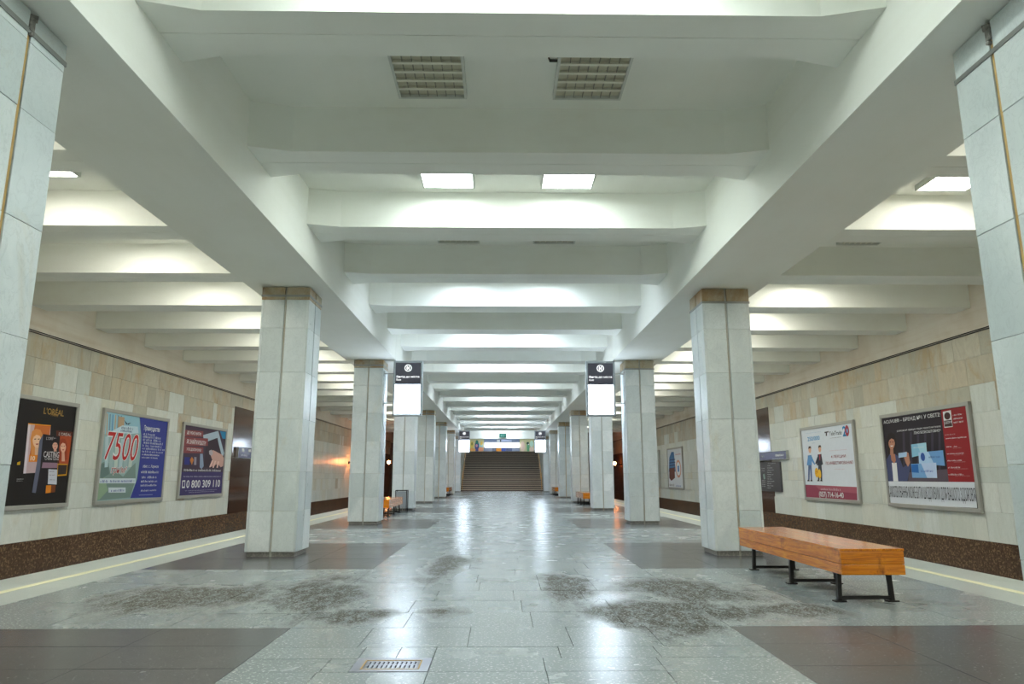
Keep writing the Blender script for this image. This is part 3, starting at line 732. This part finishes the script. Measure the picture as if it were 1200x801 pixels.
def pack(q, a, b):
    sh.shape('pack_print', q, a); m = [((q[0][0]*0.6+q[1][0]*0.4), (q[0][1]*0.6+q[1][1]*0.4)), q[1], q[2], ((q[3][0]*0.4+q[2][0]*0.6), (q[3][1]*0.4+q[2][1]*0.6))]
    sh.shape('pack_print', m, b)
pack([c(256,326), c(350,314), c(356,384), c(262,406)], hexc(140, 196, 224), hexc(170, 214, 232)); sh.fine(c(272,350), c(336,336), WHITE, 71)
pack([c(302,376), c(456,362), c(468,460), c(306,446)], hexc(176, 208, 238), hexc(110, 160, 214)); sh.fine(c(364,412), c(436,392), hexc(60,80,150), 72); sh.ell('logo_print', c(330,404), 0.08, 0.09, hexc(50, 90, 170))
pack([c(256,448), c(414,440), c(420,536), c(264,534)], hexc(120, 170, 220), hexc(190, 210, 240)); sh.fine(c(320,500), c(396,480), hexc(90,110,190), 73); sh.shape('pack_print', [c(258,452), c(300,450), c(306,504), c(262,500)], hexc(40, 110, 190))
sh.text("САМОЛІКУВАННЯ МОЖЕ БУТИ ШКІДЛИВИМ ДЛЯ ВАШОГО ЗДОРОВ'Я", c(120,668), c(654,598), hexc(40, 44, 56), -0.002)
sh.shape('logo_print', [c(456,122), c(506,112), c(518,216), c(466,222)], WHITE); sh.ell('logo_print', c(484,148), 0.10, 0.075, hexc(70, 40, 40)); sh.shape('logo_print', [c(464,178), c(510,172), c(516,212), c(468,216)], hexc(70, 46, 46)); sh.text('ДОМ', c(470,200), c(511,178), WHITE, 0.01)
for i in range(3): sh.fine(c(520+i*3, 148+i*23), c(578+i*3, 128+i*22), WHITE, 74+i)
sh.fine(c(470,270), c(534,262), (0.55,0.5,0.5), 77); sh.text('www.dom-optiki.ua', c(474,296), c(604,274), WHITE, 0.01)
for i, e in enumerate((545, 588, 574, 566, 584)): sh.fine(c(480+i*3.5, 345+i*43.5), c(e, 331+i*43.5), WHITE, 80+i); sh.fine(c(520+i*3.5, 352+i*43.5), c(572+i*14, 347+i*43.5), (0.42,0.2,0.2), 90+i)

root, sh, w_, h_ = on_wall(1, 'framed_poster', 18.17, 21.49, 0.39, 2.555, 'white lecture poster with two drawn men and maroon phone strip in frame', 'poster', bg=hexc(216, 224, 234), group='framed wall posters')
c = crop(930, 485, 6.965)
sh.shape('maroon_strip', [c(96,578), c(514,598), c(520,706), c(102,682)], hexc(150, 66, 88)); sh.shape('maroon_strip', [c(176,584), c(514,600), c(517,650), c(210,620)], hexc(172, 92, 108))
sh.fine(c(96,165), c(222,146), hexc(150,180,210), 101); sh.text('250/000', c(114,224), c(210,178), hexc(40, 140, 196), 0.02); sh.fine(c(150,242), c(174,234), hexc(140,170,200), 102)
sh.shape('logo_print', [c(252,148), c(284,142), c(284,152), c(272,154), c(272,180), c(262,182), c(262,156), c(252,158)], hexc(60, 56, 66)); sh.text('TeleTrade', c(292,180), c(390,134), hexc(44, 42, 52), 0.004)
sh.text('2', c(402,186), c(426,98), hexc(30, 130, 190), 0.03); sh.ell('logo_print', c(436,138), 0.11, 0.15, hexc(168, 60, 74)); sh.ell('logo_print', c(437,138), 0.04, 0.06, hexc(120, 170, 210))
sh.fine(c(296,202), c(390,184), hexc(110,110,120), 103); sh.fine(c(292,305), c(434,294), hexc(206,170,180), 104)
sh.text('4 ЛЕКЦИИ', c(306,366), c(424,332), hexc(150, 60, 80), 0.005); sh.text('ПО ИНВЕСТИРОВАНИЮ', c(264,416), c(484,382), hexc(150, 60, 80), 0.005); sh.fine(c(334,456), c(414,444), hexc(206,180,190), 105)
def man(x, top, suit, trouser, armx):
    sh.shape('trousers_print', [c(x-12,415), c(x+14,415), c(x+20,540), c(x+8,540), c(x+2,440), c(x-2,540), c(x-14,540)], trouser)
    sh.shape('jacket_print', [c(x-16,top+76), c(x+14,top+72), c(x+18,418), c(x-16,420)], suit)
    sh.shape('sleeve_print', [c(x-14,top+78), c(x-24,420), c(x-15,420), c(x-8,top+110)], suit); sh.shape('sleeve_print', [c(x+12,top+74), c(x+armx,412), c(x+armx-8,416), c(x+8,top+110)], suit)
    sh.ell('head_print', c(x,top+30), 0.088, 0.10, hexc(226, 178, 146)); sh.shape('hair_print', [c(x-12,top+24), c(x-8,top+2), c(x+8,top), c(x+13,top+22), c(x+4,top+14)], hexc(70, 46, 40))
    for d in (-10, 14): sh.shape('shoe_print', [c(x+d-8,540), c(x+d+6,538), c(x+d+10,550), c(x+d-8,551)], hexc(40, 36, 42))
man(132, 264, hexc(96, 150, 206), hexc(90, 110, 150), 46); man(214, 256, hexc(44, 48, 60), hexc(58, 62, 74), 26)
sh.shape('sleeve_print', [c(196,350), c(178,406), c(186,412), c(204,380)], hexc(44, 48, 60))
sh.shape('tie_print', [c(210,330), c(220,330), c(218,380), c(212,380)], hexc(176, 60, 70))
sh.ell('bag_print', c(190,480), 0.12, 0.14, hexc(232, 180, 40)); sh.ell('bag_print', c(214,490), 0.10, 0.13, hexc(240, 190, 50)); sh.text('Э', c(184,494), c(200,466), hexc(190,110,20), 0.03)
sh.fine(c(224,622), c(382,604), (0.7,0.55,0.6), 106); sh.text('(057) 714-16-40', c(212,688), c(408,642), WHITE, 0.02)

root, sh, w_, h_ = on_wall(1, 'framed_poster', 35.75, 39.0, 0.43, 2.6, 'distant framed poster with a blue tower picture on white', 'poster', bg=hexc(214, 220, 226), group='framed wall posters')
c = crop(770, 420, 4.22)
sh.shape('tower_print', [c(60,490), c(70,462), c(82,462), c(92,560), c(58,560)], hexc(70, 120, 170)); 
for i in range(5): sh.shape('floor_print', [c(60,500+i*14), c(88,496+i*14), c(89,501+i*14), c(60,505+i*14)], hexc(36, 66, 110))
sh.shape('figure_print', [c(60,545), c(86,540), c(88,590), c(70,605), c(60,590)], hexc(110, 60, 50)); sh.ell('ring_print', c(105,545), 0.55, 0.46, hexc(216, 150, 120)); sh.ell('ring_print', c(105,545), 0.42, 0.35, hexc(220, 226, 230)); sh.text('1', c(102,560), c(108,530), hexc(60,120,190), 0.02)
sh.fine(c(90,478), c(116,466), hexc(200,70,50), 111); sh.fine(c(62,630), c(84,616), hexc(120,110,110), 112); sh.fine(c(92,634), c(120,622), hexc(90,110,170), 113)
on_wall(1, 'framed_poster', 41.0, 43.6, 0.43, 2.6, 'pale blank framed panel beyond the distant tower poster', 'poster', bg=hexc(180, 190, 186), group='framed wall posters')

# ---- station signs on the granite bands
m_signblue = plain('violet_sign_enamel', hexc(66, 68, 108), 0.25)
root, sh, w_, h_ = on_wall(1, 'station_sign', 22.55, 26.4, 1.63, 1.92, 'long violet station name board above the dark information board', 'sign', depth=0.10, fw=0.012, bg=m_signblue, frame_mat=m_alu)
sh.fine((908, 535), (918, 531), WHITE, 121); sh.fine((905, 538), (918, 536.5), WHITE, 122); sh.fine((891, 536), (895, 533), WHITE, 123)
root, sh, w_, h_ = on_wall(1, 'information_board', 23.25, 25.6, 0.58, 1.57, 'dark grey information board with white station list on the wall', 'sign', depth=0.06, fw=0.012, bg=plain('dark_board', (0.045, 0.043, 0.048), 0.4), frame_mat=plain('dark_board_edge', (0.09, 0.09, 0.1), 0.4))
for i in range(11): sh.fine((899, 546.2+i*2.6), (903+(i*37 % 5), 544.8+i*2.6), WHITE, 130+i)
sh.fine((900, 543.6), (909, 542), WHITE, 129)
for i in range(4): sh.fine((893, 566.2-i*2.2+4), (897, 565-i*2.2+4), WHITE, 150+i)
sh.shape('map_print', [(894,556), (896,555), (897,561), (895,562)], hexc(150, 180, 170)); sh.fine((892.5, 549.5), (896, 548), WHITE, 148); sh.fine((892.5, 552), (896, 550.6), WHITE, 149)
root, sh, w_, h_ = on_wall(-1, 'station_sign', 24.35, 26.4, 1.72, 2.1, 'small violet station sign on the granite band behind the pillar', 'sign', depth=0.10, fw=0.012, bg=m_signblue, frame_mat=m_alu)
sh.shape('logo_print', [(283.5,524.5), (286,525), (286,529), (283.5,528.5)], WHITE); sh.fine((282.5, 533.5), (290, 531), (0.5,0.52,0.65), 161); sh.shape('logo_print', [(291,526), (294,526), (294,529), (291,529)], WHITE)

# ================================================================== lit exit signs on the pillars
def exit_box(sgn, k, label):
    yf = colY(k) + 0.06
    xc = sgn*2.345; w_, h_, d = 0.71, 1.345, 0.16; z0 = 2.515
    root = tag(empty('exit_sign_box', (xc, yf, z0)), label, 'sign', 'hanging lit exit signs')
    hx = w_/2; f = 0.05
    for (a, b, c_, e) in ((-hx, hx, 0, 0.055), (-hx, hx, h_-f, h_), (-hx, -hx+f, 0.055, h_-f), (hx-f, hx, 0.055, h_-f)):
        MB().box(a, b, 0, d, c_, e).build('sign_frame', m_signframe, root, 0.008)
    MB().box(-hx+f, hx-f, 0.012, d-0.012, 0.055, 0.765).build('lit_panel', m_signwhite, root)
    hd = MB().box(-hx+f, hx-f, 0.012, d-0.012, 0.765, h_-f).build('header_panel', plain('dark_slate_print', (0.12, 0.115, 0.15), 0.35), root)
    lit = MATS.get('lit_lettering') or m_emit('lit_lettering', (0.95, 0.97, 1.0), 0.45)
    s2 = Sheet(hd, lambda a, b: (a, b), 0.011)
    n = 24; ro, ri = 0.088, 0.070; y = s2.nexty(); mb = MB(); zc = 1.17
    for i in range(n):
        a0, a1 = 2*math.pi*i/n, 2*math.pi*(i+1)/n
        mb.poly([(ri*math.cos(a0), y, zc+ri*math.sin(a0)), (ro*math.cos(a0), y, zc+ro*math.sin(a0)), (ro*math.cos(a1), y, zc+ro*math.sin(a1)), (ri*math.cos(a1), y, zc+ri*math.sin(a1))])
    for (a, b) in ((-0.034, -0.012), (0.012, 0.034)): mb.poly([(a, y, zc-0.048), (b, y, zc-0.048), (b, y, zc+0.048), (a, y, zc+0.048)])
    mb.poly([(-0.034, y, zc-0.012), (0.034, y, zc-0.012), (0.034, y, zc+0.012), (-0.034, y, zc+0.012)])
    mb.build('metro_emblem', lit, hd, fix=False)
    s2.text('Вихід до міста', (-0.275, 0.925), (0.275, 0.985), lit, 0.012); s2.text('Exit', (-0.275, 0.862), (-0.165, 0.905), lit, 0.008)
    for zz in (3.555, 2.835):
        a = MB().cyl((sgn*hx, d/2, zz-z0), (sgn*(XI-2.345+0.0), d/2, zz-z0), 0.014, 8)
        a.box(*sorted((sgn*(XI-2.345-0.012), sgn*(XI-2.345+0.004))), d/2-0.05, d/2+0.05, zz-z0-0.06, zz-z0+0.06)
        a.build('bracket', m_alu, root)
exit_box(-1, 3, 'large lit exit sign with dark header on the pillar before the litter bin')
exit_box(1, 3, 'large lit exit sign with dark header on the pillar nearest the wooden bench')
exit_box(-1, 7, 'lit exit sign near the stairs, on the three-poster wall side'); exit_box(1, 7, 'lit exit sign near the stairs, on the large bench side')
# green running-man style board under the header
gs = tag(empty('green_exit_board', (0.055, YE-0.35, 3.945)), 'small green exit board hanging in front of the white header over stairs', 'sign')
MB().box(-0.26, 0.26, 0, 0.06, 0, 0.315).build('board', plain('green_board', (0.012, 0.10, 0.075), 0.4), gs, 0.006)
mbx = MB()
for (a, b, c_, e) in ((-0.15, 0.15, 0.20, 0.225), (-0.15, 0.15, 0.09, 0.115), (-0.15, -0.12, 0.115, 0.20)): mbx.poly([(a, -0.002, c_), (b, -0.002, c_), (b, -0.002, e), (a, -0.002, e)])
mbx.build('arrow_print', plain('pale_green', (0.16, 0.36, 0.30), 0.4), gs, fix=False)
for xx in (-0.18, 0.18): MB().cyl((xx, 0.03, 0.315), (xx, 0.03, HR-3.945+0.45), 0.008, 6).build('hanger', m_alu, gs)

# ================================================================== stairs and the upper concourse
NS, RISE, RUN = 21, 0.15, 0.30
stairs = tag(empty('staircase', (0, YE, 0)), 'wide brown granite staircase rising between the last pillars', 'stairs')
m_step = m_granite('step_granite', (0.10, 0.065, 0.048), (0.15, 0.10, 0.075), (0.20, 0.15, 0.11), 30, 0.35, 0.8)
m_nose = plain('lightened_step_edge', (0.52, 0.41, 0.30), 0.4)  # edge coloured lighter than the step to make up for even shading
for i in range(NS):
    st = MB().box(-3.1, 3.1, i*RUN - (0.25 if i == 0 else 0), (i+1)*RUN+0.03, -0.02 if i == 0 else i*RISE-0.15, (i+1)*RISE-0.001).build('step', m_step, stairs)
    MB().box(-3.1, 3.1, i*RUN-0.02-(0.25 if i == 0 else 0), i*RUN+0.03-(0.25 if i == 0 else 0), (i+1)*RISE-0.055, (i+1)*RISE+0.002).build('nosing', m_nose, st)
for sgn in (-1, 1):
    hr = MB(); 
    a = (sgn*2.98, 0.1, 0.95); b = (sgn*2.98, NS*RUN, NS*RISE+0.95); hr.cyl(a, b, 0.045, 10)
    for i in range(5):
        f = i/4; p = [a[j]+(b[j]-a[j])*f for j in range(3)]; hr.cyl((p[0], p[1], p[2]-0.85), p, 0.02, 8)
    hr.build('handrail', plain('handrail_wood', hexc(190, 140, 70), 0.4), stairs)
HZ = NS*RISE; HY = YE + NS*RUN
struct('floor_upper', MB().box(-6, 6, HY, HY+9, HZ-0.2, HZ), m_flight)
struct('ceiling_upper', MB().box(-6, 6, YE+0.2, HY+9, 5.3, 5.45), m_ceil)
for sgn, nm in ((-1, 'left'), (1, 'right')):
    struct('wall_stair_' + nm, MB().box(*sorted((sgn*3.12, sgn*3.38)), YE+0.2, HY+9, -0.1, 5.3), m_wallmarble)
UB = HY + 7.0
struct('wall_upper', MB().box(-3.1, 3.1, UB, UB+0.2, HZ, 5.3), plain('blue_grey_wall', hexc(150, 160, 190), 0.7))
def upper(name, label, cat, x0, x1, z0, z1, mat, dep=0.12, group=None):
    o = MB().box(x0, x1, UB-dep, UB-0.002, z0, z1).build(name, mat, None, 0.01); return tag(o, label, cat, group)
lp = tag(empty('lit_shop_front', (0.03, UB-0.3, HZ)), 'long glowing white shop front across the concourse above the stairs', 'shop front')
MB().box(-1.62, 1.62, 0, 0.29, 0.60, 1.05).build('glowing_panel', m_emit('shop_glow', (0.92, 0.96, 1.0), 1.6), lp)
MB().box(-1.66, 1.66, -0.03, 0.29, 1.05, 1.10).build('panel_frame', m_alu, lp); MB().box(-1.66, 1.66, -0.03, 0.29, 0.56, 0.60).build('panel_frame', m_alu, lp)
for i, (a, b, cc) in enumerate(((-1.6,-0.95,(150,150,170)), (-0.93,-0.6,(110,112,130)), (-0.56,-0.08,(226,140,20)), (-0.05,0.35,(60,80,160)), (0.37,0.95,(90,96,130)), (0.97,1.6,(140,146,170)))):
    MB().box(a, b, -0.02, 0.27, 0.0, 0.56).build('front_panel', plain('front_panel_%d' % i, hexc(*cc), 0.5), lp)
hs = tag(empty('overhead_sign', (0.03, UB-0.4, 4.28)), 'pale overhead sign strip above the glowing shop front', 'sign')
MB().box(-0.5, 0.9, 0, 0.1, 0, 0.2).build('sign_body', plain('pale_sign', hexc(190, 196, 226), 0.5), hs); MB().box(-0.5, -0.25, -0.01, 0, 0.0, 0.2).build('pictogram_panel', plain('white_card', (0.8,0.8,0.8), 0.5), hs); MB().box(-0.2, -0.1, -0.01, 0, 0.0, 0.2).build('pictogram_panel', m_cable, hs)
for xx in (-0.4, 0.8): MB().cyl((xx, 0.05, 0.2), (xx, 0.05, 1.03), 0.01, 6).build('hanger', m_alu, hs)
def mural(x0, x1, blobs, bg, label):
    r = tag(empty('mosaic_mural', ((x0+x1)/2, UB-0.06, HZ)), label, 'mural'); hw = (x1-x0)/2
    MB().box(-hw, hw, 0, 0.055, 0.0, 1.4).build('mural_ground', plain('mural_ground_%d' % bg[0], hexc(*bg), 0.5), r)
    for i, (px, pz, rx, rz, cc) in enumerate(blobs):
        n = 14; y = -0.004 - i*0.002
        MB().prism([(px+rx*math.cos(2*math.pi*j/n), pz+rz*math.sin(2*math.pi*j/n)) for j in range(n)], 'y', y, 0.0).build('mural_figure', plain('mural_%d_%d_%d' % cc, hexc(*cc), 0.5), r)
mural(-3.05, -1.70, [(-0.45, 0.85, 0.16, 0.34, (230,200,90)), (-0.45, 0.95, 0.05, 0.16, (40,80,60)), (0.02, 0.7, 0.2, 0.55, (60,60,120)), (0.02, 1.1, 0.14, 0.2, (20,110,100)), (0.0, 0.78, 0.1, 0.14, (196,140,150)), (0.4, 0.8, 0.2, 0.4, (150,190,190)), (0.45, 1.0, 0.12, 0.2, (220,180,80)), (0.4, 0.45, 0.25, 0.2, (230,150,110)), (-0.4, 0.4, 0.3, 0.15, (230,160,90))], (206, 196, 150), 'colourful mosaic mural with a dark blue figure above the stairs')
mural(1.70, 3.05, [(-0.4, 0.7, 0.22, 0.5, (226,196,180)), (0.12, 0.65, 0.14, 0.5, (110,176,130)), (0.08, 1.0, 0.12, 0.12, (30,70,60)), (0.16, 0.9, 0.06, 0.06, (240,240,240)), (0.45, 0.95, 0.18, 0.3, (200,226,210)), (0.45, 0.45, 0.22, 0.22, (236,206,190))], (206, 214, 200), 'pale mosaic mural with a green figure above the stairs')
for xx in (-1.2, 1.2):
    r = tag(empty('concourse_light', (xx, HY+2.5, 5.3)), 'glowing ceiling light in the concourse above the stairs', 'ceiling light', 'concourse ceiling lights')
    MB().box(-0.6, 0.6, -0.9, 0.9, -0.04, 0).build('diffuser', m_lampfar, r); MB().box(-0.63, 0.63, -0.93, 0.93, -0.02, -0.002).build('lamp_frame', m_white, r)

# ================================================================== warm lamps on the far side walls
def wall_lamp(sgn, yy, zz, label):
    r = tag(empty('wall_lamp', (sgn*(W-0.03), yy, zz), math.pi/2 if sgn < 0 else -math.pi/2), label, 'wall lamp', 'warm wall lamps')
    MB().cyl((0, 0, 0), (0, -0.05, 0), 0.09, 12).build('lamp_base', m_steel, r)
    MB().cyl((0, -0.05, 0), (0, -0.42, 0.06), 0.03, 10).build('lamp_arm', m_steel, r)
    b = MB(); n = 10; prev = None
    prof = [(0.0, -0.13), (0.07, -0.11), (0.115, -0.05), (0.12, 0.02), (0.09, 0.09), (0.04, 0.12), (0.0, 0.125)]
    for (r0, z0), (r1, z1) in zip(prof, prof[1:]): b.cyl((0, -0.50, 0.06+z0), (0, -0.50, 0.06+z1), max(r0, 0.002), 12, max(r1, 0.002))
    b.build('lamp_globe', m_warm, r)
wall_lamp(-1, 42.3, 1.9, 'orange glowing wall lamp on the far marble wall beside a pillar edge')
wall_lamp(-1, 54.3, 2.1, 'orange glowing wall lamp on the brown granite beyond the benches'); wall_lamp(1, 54.3, 2.0, 'orange glowing wall lamp on the brown granite across from the litter bin')
